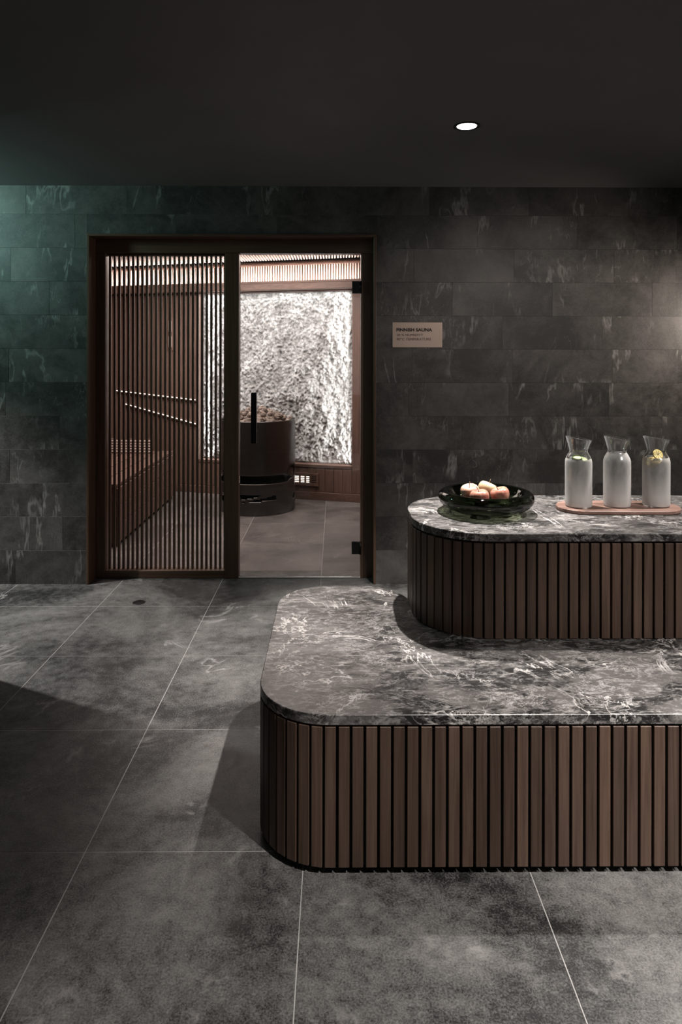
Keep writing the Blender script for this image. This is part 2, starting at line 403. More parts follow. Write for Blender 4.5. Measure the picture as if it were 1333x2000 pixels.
# ------------------------------------------------------------------ room shell
ZC = 2.371          # ceiling height
YW = 4.0            # face of the tiled back wall
DX0, DX1, DZ = -1.476, 0.2445, 2.084     # door opening
XL, XR = -3.4, 2.9
WT = 0.20           # wall thickness
wall = struct(MB().box(XL, DX0, YW + .0016, YW + WT, 0, ZC).box(DX1, XR, YW + .0016, YW + WT, 0, ZC)
              .box(DX0, DX1, YW + .0016, YW + WT, DZ, ZC).build('wall_back', M['wall_grout']))
def tile_mesh(w, h, t, g, c=0.0008):
    return MB().cbox(g / 2, w - g / 2, 0, t, g / 2, h - g / 2, c)
shared = {}
def wtile(x0, x1, z0, z1, k):
    key = (round(x1 - x0, 4), round(z1 - z0, 4))
    if key not in shared: shared[key] = tile_mesh(*key, 0.0098, 0.0012, 0.0004).mesh('tile', M['wall_tile'])
    link('tile', shared[key], wall, (x0, YW + k, z0))
# row -> x of one vertical joint (tiles are 0.6 m long)
offs = [-1.9, -1.62, -1.74, -1.935, -1.64, -1.36, -1.94, -1.40, -1.70, -1.93, -1.55, -1.84]
TW = 0.6
for r in range(12):
    z0, z1 = r * .2, min((r + 1) * .2, ZC)
    x = offs[r]
    while x > XL: x -= TW
    while x < XR:
        a, b = max(x, XL), min(x + TW, XR)
        k = random.choice([0, 0, 0.0001, 0.0003])
        if b - a > 0.02:
            if z0 >= DZ: wtile(a, b, z0, z1, k)
            else:
                segs = []
                if a < DX0: segs.append((a, min(b, DX0)))
                if b > DX1: segs.append((max(a, DX1), b))
                for (p, q) in segs:
                    if q - p > 0.01: wtile(p, q, z0, z1, k)
                p, q = max(a, DX0), min(b, DX1)
                if q - p > 0.01 and z1 > DZ: wtile(p, q, DZ, z1, k)
        x += TW
# floor with separate square tiles
floor = struct(MB().box(XL, XR, -1.6, 7.3, -0.08, -0.0007).build('floor', M['floor_grout']))
fm = MB().cbox(.0014, .5986, .0014, .5986, -0.012, 0, 0.0006)
ftile = fm.mesh('tile', M['floor_tile']); stile = fm.mesh('tile', M['sauna_tile'])
GX, GY = -0.083, 3.642
for j in range(-8, 6):
    y0 = GY + j * .6
    for i in range(-5, 5):
        x0 = GX + i * .6
        if y0 > 4.1 and (x0 < -2.6 or x0 > 0.4): continue
        link('tile', stile if y0 > 4.0 else ftile, floor, (x0, y0, 0))
ceil_ = struct(MB().box(XL, XR, -1.6, YW + WT, ZC, ZC + .1).build('ceiling', M['ceiling']))
struct(MB().box(XR, XR + .1, -1.6, YW + WT, 0, ZC).build('wall_right', M['dark_wall']))
struct(MB().box(XL, XR, -1.7, -1.6, 0, ZC).build('wall_front', M['dark_wall']))
struct(MB().box(XL - .1, XL, -1.6, YW + WT, 0, ZC).build('wall_far_left', M['dark_wall']))
struct(MB().box(-1.95, -1.75, -1.6, 2.98, 0, ZC).build('wall_left', M['dark_wall']))

# ------------------------------------------------------------------ ceiling downlight
d = thing('downlight', 'small round recessed downlight with black ring, glowing in the dark ceiling', 'downlight', (0.577, 2.94, ZC))
MB().lathe([(0.0440, -0.0005), (0.0585, -0.0005), (0.0585, -0.003), (0.050, -0.005), (0.044, -0.003), (0.044, -0.0005)], 40, capb=False, capt=False).build('trim_ring', M['black_metal'], d)
MB().lathe([(0.0005, -0.0022), (0.042, -0.0022), (0.042, -0.0006), (0.0005, -0.0006)], 40).build('lens', M['lens'], d)

# ------------------------------------------------------------------ door frame, slatted screen, glass door
fr = struct(link('door_1', None)); fr.empty_display_size = .1
LT = 0.015; Y0, Y1 = YW - 0.012, YW + WT + .004
def fpart(name, x0, x1, y0, y1, z0, z1, m='frame_wood', c=.002, parent=fr):
    return MB().cbox(x0, x1, y0, y1, z0, z1, c).build(name, M[m], parent)
fpart('jamb_lining', DX0, DX0 + LT, Y0, Y1, 0, DZ - LT)
fpart('jamb_lining', DX1 - LT, DX1, Y0, Y1, 0, DZ - LT)
fpart('head_lining', DX0, DX1, Y0, Y1, DZ - LT, DZ, 'frame_wood_x')
YS = 4.10
HB = 1.9865
fpart('head_rail', DX0 + LT, DX1 - LT, YS, YS + .07, HB, DZ - LT, 'frame_wood_x')
fpart('right_jamb', 0.157, DX1 - LT, YS, YS + .07, 0, HB - .001)
fpart('glass_edge_strip', -0.589, 0.157, YS + .002, YS + .020, 0.0002, 0.004, 'steel', 0.0008)  # added strip stands in for the bright lower edge of the glass
sc = thing('slatted_screen', 'tall screen of thin upright dark wood slats left of the glass door', 'screen')
fpart('left_stile', DX0 + LT + .001, -1.403, YS, YS + .07, 0, HB - .001, parent=sc)
fpart('mullion', -0.673, -0.589, YS - .004, YS + .07, 0, HB - .001, parent=sc)
fpart('bottom_rail', -1.402, -0.674, YS, YS + .07, 0, .047, 'frame_wood_x', parent=sc)
fpart('top_rail', -1.402, -0.674, YS + .03, YS + .07, 1.974, HB - .001, 'frame_wood_x', parent=sc)
sm = MB().cbox(-.0068, .0068, 0, .016, .047, 1.974, .001).mesh('slat', M['frame_wood'])
for i in range(27):
    x = -1.4152 + .0283 * i
    if -1.398 < x < -0.678: link('slat', sm, sc, (x, YS + .034, 0))
# narrow fillers at both ends
gd = struct(link('door_2', None)); gd.empty_display_size = .1
MB().cbox(-0.584, 0.153, YS + .006, YS + .014, .008, HB - .004, .0006).build('glass_pane', M['door_glass'], gd)
h = MB().cbox(-.508, -.474, YS - .055, YS - .035, .83, 1.137, .003)
h.box(-.498, -.484, YS - .036, YS + .006, .87, .884).box(-.498, -.484, YS - .036, YS + .006, 1.083, 1.097)
h.build('handle', M['black_metal'], gd)
for z in (1.742, .148):
    hh = MB().cbox(.103, .158, YS - .004, YS + .020, z, z + .075, .001).build('hinge', M['black_metal'], gd)
    MB().lathe([(.007, 0), (.007, .075)], 14, M=Matrix.Translation((.155, YS - .006, z))).build('hinge_pin', M['black_metal'], hh)

# ------------------------------------------------------------------ sign
sg = thing('sign', 'small brushed champagne plate lettered for the sauna, on the tiled wall', 'sign', (0.4905, YW - .004, 1.4855))
MB().cbox(-.1485, .1485, -.004, .003, -.075, .075, .0008).build('plate', M['sign'], sg)
def text(s, x, z, h, sx, mat, off=0.0, sp=1.0):
    cu = bpy.data.curves.new('lettering', 'FONT'); cu.body = s; cu.size = h / 0.70; cu.offset = off; cu.extrude = 0.0005; cu.space_character = sp
    o = bpy.data.objects.new('tmp', cu); C.objects.link(o)
    bpy.context.view_layer.update()
    me = bpy.data.meshes.new_from_object(o.evaluated_get(bpy.context.evaluated_depsgraph_get()))
    bpy.data.objects.remove(o)
    me.materials.clear(); me.materials.append(mat)
    w = max(v.co.x for v in me.vertices) - min(v.co.x for v in me.vertices)
    return link('lettering', me, sg, (x, -.0046, z), (R(90), 0, 0), (sx / w, 1, 1))
text('FINNISH SAUNA', -.1265, .0215, .0185, .214, M['ink'], 0.0011)
text('20 % HUMIDITY', -.1245, -.0065, .0135, .158, M['ink_soft'])
text('90°C TEMPERATURE', -.1245, -.0325, .0145, .205, M['ink_soft'])

# ------------------------------------------------------------------ counters
def arc(cx, cy, r, a0, a1, n=20):
    return [(cx + r * math.cos(R(a0 + (a1 - a0) * i / n)), cy + r * math.sin(R(a0 + (a1 - a0) * i / n))) for i in range(n + 1)]
XE = 2.0
def low_outline(d=0.0):
    r = .2 - d
    return ([(-.015 + .0, 1.753 + d)][:0] + arc(-.015, 1.953, r, 270, 180)[::1] + arc(-.015, 2.54, r, 180, 90) + arc(.09, 2.54, r, 90, 0) + [(.29 - d, 2.50), (XE - d, 2.50), (XE - d, 1.753 + d)])
def up_outline(d=0.0):
    return arc(.533, 2.469, .252 - d, 270, 180) + arc(.543, 2.568, .262 - d, 180, 90) + [(XE - d, 2.83 - d), (XE - d, 2.217 + d)]
def ccw(p): return p[::-1]
def walk(path, pitch, start=0.0):
    """points every pitch along an open path: (x, y, angle of travel)"""
    out = []; acc = 0; nxt = start
    for (a, b) in zip(path, path[1:]):
        L = math.dist(a, b)
        if L < 1e-9: continue
        while nxt <= acc + L:
            t = (nxt - acc) / L
            out.append((a[0] + (b[0] - a[0]) * t, a[1] + (b[1] - a[1]) * t, math.atan2(b[1] - a[1], b[0] - a[0])))
            nxt += pitch
        acc += L
    return out
def slat_mesh(h, w, t): return MB().cbox(-w / 2, w / 2, 0, t, 0, h, .0010).mesh('slat', M['walnut'])
lc = thing('marble_bench', 'low bench with rounded grey marble top and upright walnut slat sides, in front', 'bench')
MB().prism(ccw(low_outline(0)), .393, .4207, .0018).build('marble_top', M['marble'], lc)
MB().prism(ccw(low_outline(.014)), .0195, .3925).build('carcass', M['black'], lc)
MB().prism(ccw(low_outline(.055)), 0, .019).build('plinth', M['black'], lc)
# slats: the straight front starts at x=-0.015 and runs right; the curve and sides run the other way
SP, SW = .0361, .0288
path = [(-.015, 1.753), (XE, 1.753)]
s1 = slat_mesh(.388 - .0205, SW, .0125)
def put_slats(par, me, pts, z, into=1):
    for (x, y, a) in pts:
        rz = a if into > 0 else a + PI
        link('slat', me, par, (x, y, z), (0, 0, rz))
put_slats(lc, s1, walk(path, SP, .004), .0205)
curve = arc(-.015, 1.953, .2, 270, 180) + arc(-.015, 2.54, .2, 180, 90) + arc(.09, 2.54, .2, 90, 0)
pp = [(x, y, a) for (x, y, a) in walk(curve, SP, SP - .004)]
put_slats(lc, s1, pp, .0205, -1)
uc = thing('marble_counter', 'raised counter with rounded grey marble top and walnut slats, holding the bowl and tray', 'counter')
MB().prism(ccw(up_outline(0)), .744, .771, .0018).build('marble_top', M['marble'], uc)
MB().prism(ccw(up_outline(.014)), .4225, .7435).build('carcass', M['black'], uc)
MB().box(.42, XE - .03, 2.56, 2.80, 0, .42).build('rear_carcass', M['black'], uc)
SP2, SW2 = .0354, .0285
s2 = slat_mesh(.738 - .4225, SW2, .0125)
put_slats(uc, s2, walk([(.533, 2.217), (XE, 2.217)], SP2, .014), .4225)
curve2 = arc(.533, 2.469, .252, 270, 180) + arc(.543, 2.568, .262, 180, 90) + [(XE, 2.83)]
put_slats(uc, s2, [p for p in walk(curve2, SP2, SP2 - .014)][:34], .4225, -1)

# ------------------------------------------------------------------ fruit bowl with apples
ZT = .7712
bx, by = .572, 2.535
bw = thing('glass_bowl', 'wide shallow dark green glass bowl with rolled rim on the counter', 'bowl', (bx, by, ZT))
def smoothprof(P, n=6):
    out = []
    for i in range(len(P) - 1):
        p0, p1, p2, p3 = P[max(i - 1, 0)], P[i], P[i + 1], P[min(i + 2, len(P) - 1)]
        for k in range(n):
            t = k / n
            out.append(tuple(0.5 * (2 * p1[a] + (p2[a] - p0[a]) * t + (2 * p0[a] - 5 * p1[a] + 4 * p2[a] - p3[a]) * t * t + (3 * p1[a] - p0[a] - 3 * p2[a] + p3[a]) * t ** 3) for a in (0, 1)))
    out.append(P[-1]); return out
prof = smoothprof([(0.001, .002), (.04, .001), (.080, .0005), (.115, .006), (.148, .017), (.170, .034), (.1785, .053), (.174, .070), (.160, .079), (.145, .078), (.134, .068), (.122, .052), (.098, .038), (.05, .034), (.001, .033)], 4)
MB().lathe(prof, 72).build('outer_glass', M['green_glass'], bw)
def apple_mesh(mat, seed):
    n, m = 28, 18; vs = []; rnd = random.Random(seed)
    for j in range(m + 1):
        ph = PI * j / m
        rr = .0355 * (math.sin(ph) ** .86) * (1 + .10 * math.cos(ph)); z = .0315 * math.cos(ph)
        z -= .013 * math.exp(-(ph / .42) ** 2); z += .007 * math.exp(-((PI - ph) / .38) ** 2)
        for i in range(n):
            a = 2 * PI * i / n
            k = 1 + .022 * math.cos(5 * a + seed) * (1 if ph > PI / 2 else .5) + .02 * math.cos(a + seed * 2)
            vs.append((rr * k * math.cos(a), rr * k * math.sin(a), z))
    fs = []
    for j in range(m):
        for i in range(n):
            i2 = (i + 1) % n; fs.append((j * n + i, (j + 1) * n + i, (j + 1) * n + i2, j * n + i2))
    return MB().add(vs, fs, True)
for k, (px, Y, zc, mat, rx, ry, lab) in enumerate([
        (919, 2.535, .8455, 'apple_pink', 12, -10, 'pink blushed apple at the left back of the glass bowl'),
        (953, 2.585, .8465, 'apple_yellow', 20, 8, 'pale yellow apple at the back of the glass bowl'),
        (938.5, 2.462, .8405, 'apple_red', -6, 6, 'red streaked apple nearest the front of the glass bowl'),
        (978, 2.495, .8425, 'apple_red', 10, 16, 'deep pink red apple at the right of the glass bowl')]):
    a = thing('apple', lab, 'apple', ((px - 655) / 1309 * Y, Y, zc), 0, 'apples in the green glass bowl')
    a.rotation_euler = (R(rx), R(ry), R(70 * k))
    apple_mesh(mat, k * 1.7).build('skin', M[mat], a)
    MB().tube([(0, 0, .015), (.001, 0, .025), (.003, .001, .033), (.006, .002, .040)], .0013, 6).build('stem', M['stem'], a)

# ------------------------------------------------------------------ tray and carafes
ty = 2.565
def stadium(L, Wd, n=14): return arc(L / 2 - Wd / 2, 0, Wd / 2, -90, 90, n) + arc(-L / 2 + Wd / 2, 0, Wd / 2, 90, 270, n)
tr = MB().prism(stadium(.468, .185), 0, .0155, .003).build('serving_tray', M['tray_wood'])
tr.location = (1.087, ty, ZT); tr.rotation_euler = (0, 0, R(-1.0))
tag(tr, 'flat round-ended reddish wooden board under the three carafes', 'tray')
ZB = ZT + .0157
def carafe(x, y, rz, lab, level, fogtop):
    o = thing('carafe', lab, 'carafe', (x, y, ZB), rz, 'glass carafes on the wooden board')
    P = [(.001, .0), (.038, .0), (.0460, .003), (.0492, .010), (.0495, .06), (.0495, .12), (.0495, .165), (.0475, .180), (.0415, .194), (.0350, .205), (.0335, .212), (.0355, .222), (.0410, .240), (.0475, .260)]
    outer = smoothprof(P, 4)
    inn = [(max(r - (.0022 if z > .012 else .0026), .001), max(z, .005)) for (r, z) in outer if z > .001]
    inn = [(.001, .005)] + [p for p in inn]
    def slant(r, z, a):
        if z > .215:
            k = (z - .215) / .045
            return z - .0075 * k * (r / .0475) * math.cos(a) + .0 * k
        return z
    n = 56
    for (nm, pr, mats) in (('clear_neck', None, None),):
        pass
    mb = MB()
    def sheet(pr, rev, zlo, zhi, mi):
        pts = [(r, z) for (r, z) in pr if zlo - 1e-6 <= z <= zhi + 1e-6]
        vs = []; fs = []
        for (r, z) in pts:
            for i in range(n):
                a = 2 * PI * i / n; vs.append((r * math.cos(a), r * math.sin(a), slant(r, z, a)))
        for j in range(len(pts) - 1):
            for i in range(n):
                i2 = (i + 1) % n; f = (j * n + i, j * n + i2, (j + 1) * n + i2, (j + 1) * n + i)
                fs.append(f[::-1] if rev else f)
        mb.add(vs, fs, True, mi); return len(pts)
    # one closed glass skin: outside up, inside down, rim bridged
    full = outer + [(outer[-1][0] - .0011, outer[-1][1] + .0008)] + inn[::-1]
    vs = []; fs = []; mi = []
    for (r, z) in full:
        for i in range(n):
            a = 2 * PI * i / n; vs.append((r * math.cos(a), r * math.sin(a), slant(r, z, a)))
    for j in range(len(full) - 1):
        for i in range(n):
            i2 = (i + 1) % n; fs.append((j * n + i, j * n + i2, (j + 1) * n + i2, (j + 1) * n + i))
            zz = max(full[j][1], full[j + 1][1]); mi.append(1 if zz < fogtop and j < len(outer) else 0)
    fs.append(tuple(range(n - 1, -1, -1))); mi.append(0); fs.append(tuple((len(full) - 1) * n + i for i in range(n))); mi.append(0)
    mb.add(vs, fs, True); mb.mi = mi
    mb.build('glass', [M['glass'], M['frost']], o)
    wp = [(max(r - .0003, .001), z + .0003) for (r, z) in inn if z < level]
    wp += [(wp[-1][0], level), (.001, level)]
    MB().lathe(wp, 40).build('water', M['water'], o)
    return o
cxs = [.932, 1.082, 1.2355]
carafe(cxs[0], 2.555, R(2), 'glass carafe of water with cucumber slices, at the left end of the board', .196, .184)
carafe(cxs[1], 2.56, R(-3), 'plain frosted water carafe in the middle of the board, no fruit', .207, .208)
carafe(cxs[2], 2.565, R(4), 'glass carafe of water with lemon pieces, at the right end of the board', .205, .190)
def slice_(name, lab, cat, group, loc, rot, r, t, flesh, rind, seg=False):
    o = thing(name, lab, cat, loc, 0, group); o.rotation_euler = rot
    MB().lathe([(r * .90, -t / 2), (r, -t / 2), (r, t / 2), (r * .90, t / 2)], 28, capb=False, capt=False).build('rind', M[rind], o)
    b = MB()
    if seg:
        for k in range(9):
            a0 = 2 * PI * k / 9 + .06; a1 = 2 * PI * (k + 1) / 9 - .06
            pts = [(.1 * r * math.cos((a0 + a1) / 2), .1 * r * math.sin((a0 + a1) / 2))] + [(r * .88 * math.cos(a0 + (a1 - a0) * i / 4), r * .88 * math.sin(a0 + (a1 - a0) * i / 4)) for i in range(5)]
            b.prism(pts, -t / 2, t / 2)
    else: b.lathe([(r * .45, -t * .40), (r * .90, -t * .45), (r * .90, t * .45), (r * .45, t * .40)], 28)
    b.build('flesh', M[flesh], o)
for (dx, dy, dz, rx, ry, lab) in [(-.014, -.022, .186, 14, -8, 'cucumber slice floating left in the first carafe'),
                                  (.013, -.020, .181, 22, 12, 'cucumber slice floating right in the first carafe'),
                                  (.002, .014, .188, -6, 4, 'cucumber slice at the back of the first carafe')]:
    slice_('cucumber_slice', lab, 'cucumber slice', 'cucumber slices in the first carafe', (cxs[0] + dx, 2.555 + dy, ZB + dz), (R(rx), R(ry), 0), .0185, .0035, 'cuc_flesh', 'cuc_skin')
for (dx, dy, dz, rx, ry, lab) in [(-.002, -.016, .198, 62, 12, 'lemon slice standing up in the neck of the third carafe'),
                                  (-.004, -.012, .176, 30, -25, 'lemon slice lying below the neck in the third carafe'),
                                  (-.016, .004, .166, 60, -50, 'lemon slice low at the left in the third carafe')]:
    slice_('lemon_slice', lab, 'lemon slice', 'lemon slices in the third carafe', (cxs[2] + dx, 2.565 + dy, ZB + dz), (R(rx), R(ry), 0), .0195, .005, 'lem_flesh', 'lem_rind', True)

# ------------------------------------------------------------------ sauna room
A = Vector((.262, 6.21)); D2 = Vector((-.9617, .2741)).normalized()
ang = math.atan2(D2.y, D2.x)
# local frame of the angled back wall: x' to the right, y' away from the viewer, origin at its right-hand corner
BM = Matrix.Translation((A.x, A.y, 0)) @ Matrix.Rotation(ang + PI, 4, 'Z')
LB = 3.0            # its length, running to local x = -LB
ZS = 2.263          # sauna ceiling
def bw_obj(name, mb, m, parent=None):
    o = mb.build(name, m, parent)
    if parent is None: o.matrix_world = BM
    return o
RX1, RX0, RZ0, RZ1 = -.109, -1.688, .332, 1.977       # rock niche in local x
backing = MB().box(-LB, RX0, .02, .20, 0, ZS).box(RX1, 0.1, .02, .20, 0, ZS).box(RX0, RX1, .02, .20, 0, RZ0).box(RX0, RX1, .02, .20, RZ1, ZS).box(RX0, RX1, .16, .20, RZ0, RZ1)
swall = struct(bw_obj('wall_sauna_back', backing, M['sauna_wood']))
bmesh_cache = {}
def board(x0, x1, z0, z1):
    key = (round(x1 - x0, 4), round(z1 - z0, 4))
    if key not in bmesh_cache: bmesh_cache[key] = MB().cbox(.0012, key[0] - .0012, 0, .0195, 0, key[1], .0015).mesh('board', M['sauna_wood'])
    link('board', bmesh_cache[key], swall, (x0, 0, z0))
n_l = 13; bwid = (RX0 + LB) / n_l
for i in range(n_l): board(-LB + i * bwid, -LB + (i + 1) * bwid, 0.075, 1.977)
n_m = 18; bwid = (RX1 - RX0) / n_m
for i in range(n_m): board(RX0 + i * bwid, RX0 + (i + 1) * bwid, 0.075, RZ0 - .03)
board(RX1, 0.0, 0.075, 1.977)
MB().cbox(-LB, 0, -.012, .0195, 0, .073, .002).build('skirting_board', M['sauna_wood_x'], swall)
MB().cbox(RX0, RX1, -.006, .0195, RZ0 - .028, RZ0, .002).build('niche_sill', M['sauna_wood_x'], swall)
MB().box(RX0 - .004, RX0, .0, .0195, RZ0, RZ1).build('niche_edge', M['sauna_slat'], swall)
# cove ledge with light behind
MB().cbox(-LB, 0.0, -.10, .0195, 1.985, 2.045, .002).build('cove_ledge', M['sauna_wood_x'], swall)
MB().cbox(-LB, 0.0, -.10, -.088, 2.046, 2.066, .001).build('cove_lip', M['sauna_wood_x'], swall)
b = MB(); x = -LB + .01
while x < -.02:
    b.box(x, x + .0125, .004, .0175, 2.046, 2.225); x += .0255
MB().box(-LB, -.004, .0176, .0196, 2.046, 2.226).build('band_backing', M['frame_wood'], swall)  # dark board added to deepen the shade between the band slats
o = b.build('slat_band', M['sauna_slat'], swall); o['kind'] = 'stuff'
MB().box(-LB, 0, -.02, .0195, 2.226, 2.240).build('top_batten', M['sauna_wood_x'], swall)
# rough rock panel
def rock():
    W_, H_ = RX1 - RX0 - .004, RZ1 - RZ0 - .004; nx, nz = 230, 240; vs = []; fs = []
    for j in range(nz + 1):
        for i in range(nx + 1):
            x, z = W_ * i / nx, H_ * j / nz
            p = Vector((x, 0, z))
            q = Vector((x * 1.3, 3.3, z * .55))
            h = .030 * noise.fractal(q * 2.2, .8, 2.1, 3) + .020 * (noise.ridged_multi_fractal(Vector((x * 4, 1.7, z * 2.2)), .9, 2.1, 4, 1.0, 2.0) - .9)
            h += .016 * noise.fractal(Vector((x * 24, .5, z * 16)), .6, 2.2, 3) + .011 * noise.noise(Vector((x * 62, 0, z * 44)))
            # hollow scar down the middle
            sx = W_ * (.60 + .05 * math.sin(z * 5)) ; h += -.030 * math.exp(-((x - sx) / .09) ** 2) * max(0, math.sin(z * 4.1 + .5))
            h -= .014 if x < W_ * .525 and z > H_ * .45 and x > W_ * .515 else 0
            e = min(x, W_ - x, z, H_ - z); h = h * min(1, e / .03 + .3)
            vs.append((x, -max(-.055, min(.055, h * 1.25)), z))
    for j in range(nz):
        for i in range(nx):
            a = j * (nx + 1) + i; fs.append((a, a + 1, a + nx + 2, a + nx + 1))
    # sides back to a slab
    nb = len(vs)
    ring = [i for i in range(nx + 1)] + [(j) * (nx + 1) + nx for j in range(1, nz + 1)] + [nz * (nx + 1) + i for i in range(nx - 1, -1, -1)] + [j * (nx + 1) for j in range(nz - 1, 0, -1)]
    for r in ring: vs.append((vs[r][0], .06, vs[r][2]))
    L = len(ring)
    for k in range(L):
        k2 = (k + 1) % L; fs.append((ring[k], nb + k, nb + k2, ring[k2]))
    fs.append(tuple(nb + k for k in range(L)))
    return MB().add(vs, fs, True)
ro = rock().build('rock_panel', M['rock'])
ro.matrix_world = BM @ Matrix.Translation((RX0 + .002, .0985, RZ0 + .002))
tag(ro, 'rough pale rock slab glowing on the back wall of the sauna', 'rock panel')
def local_lamp(name, loc, target, energy, col, sx, sy, spread=180):
    p = BM @ Vector(loc); q = BM @ Vector(target)
    l = bpy.data.lights.new(name, 'AREA'); l.energy = energy; l.color = col; l.shape = 'RECTANGLE'; l.size = sx; l.size_y = sy; l.spread = R(spread)
    o = bpy.data.objects.new(name, l); C.objects.link(o)
    zdir = (p - q).normalized()
    xd = (BM.to_3x3() @ Vector((1, 0, 0))) if sx >= sy else Vector((0, 0, 1))
    xd = (xd - zdir * xd.dot(zdir)).normalized()
    if sx < sy: yd = xd; xd = yd.cross(zdir)
    else: yd = zdir.cross(xd)
    o.matrix_world = Matrix.Translation(p) @ Matrix((xd, yd, zdir)).transposed().to_4x4()
    return o
RW = (RX0 + RX1) / 2
local_lamp('niche_light_right', (RX1 - .004, .030, 1.15), (RX1 - .6, .12, 1.15), 6, (1, .98, .96), .012, 1.60, 110)
local_lamp('niche_light_left', (RX0 + .004, .030, 1.15), (RX0 + .6, .12, 1.15), 8, (1, .98, .96), .012, 1.60, 110)
local_lamp('niche_light_top', (RW, .030, RZ1 - .004), (RW, .12, RZ1 - .6), 4, (1, .97, .95), 1.5, .012)
local_lamp('rock_fill', (RW, -.75, 2.20), (RW, .10, 1.05), 10, (1, .98, .97), 1.3, .05, 120)  # frontal fill added to bring out the rock relief
local_lamp('cove_light', (-LB / 2, -.060, 2.052), (-LB / 2, -.045, 2.3), 24, (1, .91, .86), LB - .1, .02)
# sauna side walls, ceiling
struct(MB().box(.262, .38, YW + WT + .005, 6.30, 0, ZS).build('wall_sauna_right', M['sauna_wood']))
struct(MB().box(-2.72, -2.60, YW + WT + .005, 7.20, 0, ZS).build('wall_sauna_left', M['sauna_wood']))
sceil = struct(MB().box(-2.72, .38, YW + WT + .005, 7.25, ZS + .03, ZS + .10).build('ceiling_sauna', M['sauna_wood']))
MB().box(-2.72, .38, YW + WT + .006, 7.24, ZS + .0292, ZS + .0300).build('ceiling_backing', M['frame_wood'], sceil)  # dark sheet added so the gaps between ceiling slats read as shade
b = MB(); x = -2.58
while x < .24:
    yb = A.y + (A.x - x) / .9617 * .2741 - .02
    b.box(x, x + .0125, YW + WT + .01, yb, ZS + .010, ZS + .029); x += .0265
o = b.build('slat_field', M['sauna_slat'], sceil); o['kind'] = 'stuff'
lamp('sauna_fill', 'AREA', (-1.1, 5.3, 2.22), 60, (1, .86, .80), (-1.1, 5.3, 0), shape='RECTANGLE', size=2.2, size_y=1.4)

# vent grille low on the back wall
vt = thing('wall_vent', 'small slotted timber vent low on the sauna wall beside the heater', 'vent')
vt.matrix_world = BM @ Matrix.Translation((-.555, -.020, .425)) if False else BM @ Matrix.Translation((0, 0, 0))
vx0, vx1, vz0, vz1 = -.70, -.430, .130, .250
v = MB().cbox(vx0, vx1, -.016, -.001, vz0, vz0 + .022, .001).cbox(vx0, vx1, -.016, -.001, vz1 - .022, vz1, .001).cbox(vx0, vx0 + .02, -.016, -.001, vz0 + .022, vz1 - .022, .001).cbox(vx1 - .02, vx1, -.016, -.001, vz0 + .022, vz1 - .022, .001)
v.build('vent_frame', M['sauna_wood_x'], vt)
MB().box(vx0 + .02, vx1 - .095, -.003, -.001, vz0 + .022, vz1 - .022).build('light_panel', M['led'], vt)
MB().box(vx1 - .095, vx1 - .02, -.003, -.001, vz0 + .022, vz1 - .022).build('dark_panel', M['black'], vt)
for k in range(5): MB().box(vx0 + .02, vx1 - .02, -.014, -.004, vz0 + .0215 + k * .0168, vz0 + .0305 + k * .0168).build('louvre', M['sauna_wood_x'], vt)
for k in range(3): MB().box(vx0 + .075 + k * .055, vx0 + .092 + k * .055, -.0155, -.004, vz0 + .022, vz1 - .022).build('divider', M['sauna_wood'], vt)

# bench behind the screen
bn = thing('sauna_bench', 'slatted timber sauna bench along the left side behind the screen', 'bench')
for k in range(7): MB().cbox(-2.55 + k * .145, -2.55 + k * .145 + .135, 4.75, 6.42, .425, .450, .002).build('seat_board', M['sauna_wood_y'], bn)
for k in range(3): MB().cbox(-1.55, -1.535, 4.75, 6.40, .03 + k * .131, .03 + k * .131 + .127, .002).build('front_board', M['sauna_wood_y'], bn)
MB().box(-2.55, -1.552, 6.36, 6.40, 0, .424).box(-2.55, -1.552, 4.78, 4.82, 0, .424).box(-1.60, -1.552, 4.82, 6.36, .38, .424).build('bench_frame', M['sauna_wood_y'], bn)
# added rails carrying two glowing lines whose source is unknown
def rail(p, q, name):
    mid = (Vector(p) + Vector(q)) / 2
for (lx0, z0, lx1, z1, lab) in [(-2.62, .985, -1.70, .905, 'thin glowing line on a rail added across the sauna wall, upper of two, behind the screen'),
                                (-2.50, .850, -1.70, .668, 'thin glowing line on a rail added slanting across the sauna wall, lower of two, behind the screen')]:
    o = thing('added_light_rail', lab, 'light rail', group='added lit rails on the sauna wall'); o.matrix_world = BM
    L = math.hypot(lx1 - lx0, z1 - z0); Mx = Matrix.Translation((lx0, 0, z0)) @ Matrix.Rotation(-math.atan2(z1 - z0, lx1 - lx0), 4, 'Y')
    MB().cbox(0, L, -.026, -.001, 0, .030, .001, M=Mx).build('rail', M['sauna_wood_x'], o)
    MB().box(.004, L - .004, -.030, -.0262, .012, .020, M=Mx).build('glow_line', M['glow_thin'], o)
ti = thing('sand_timer', 'slim upright white sand timer on the sauna wall, seen through the screen', 'timer'); ti.matrix_world = BM @ Matrix.Translation((-1.985, 0, 0))
MB().cbox(-.022, .022, -.012, -.0005, 1.41, 1.74, .002).build('timer_board', M['sauna_wood'], ti)
MB().lathe([(.012, 1.43), (.016, 1.45), (.016, 1.55), (.003, 1.575), (.016, 1.60), (.016, 1.70), (.012, 1.72)], 20, M=Matrix.Translation((0, -.029, 0))).build('timer_glass', plain('white_sand', (.85, .8, .75), .4), ti)
# slatted headrest on the bench
hr = thing('headrest', 'small slatted timber headrest box standing on the sauna bench', 'headrest', (-1.90, 6.25, .4505), R(-4))
for k in range(5): MB().cbox(-.19, .19, -.012, 0, .012 + k * .024, .026 + k * .024, .001).build('slat', M['sauna_slat'], hr)
for s_ in (-.18, 0, .18): MB().cbox(s_ - .01, s_ + .01, 0.0005, .03, 0, .135, .001).build('upright', M['sauna_wood'], hr)

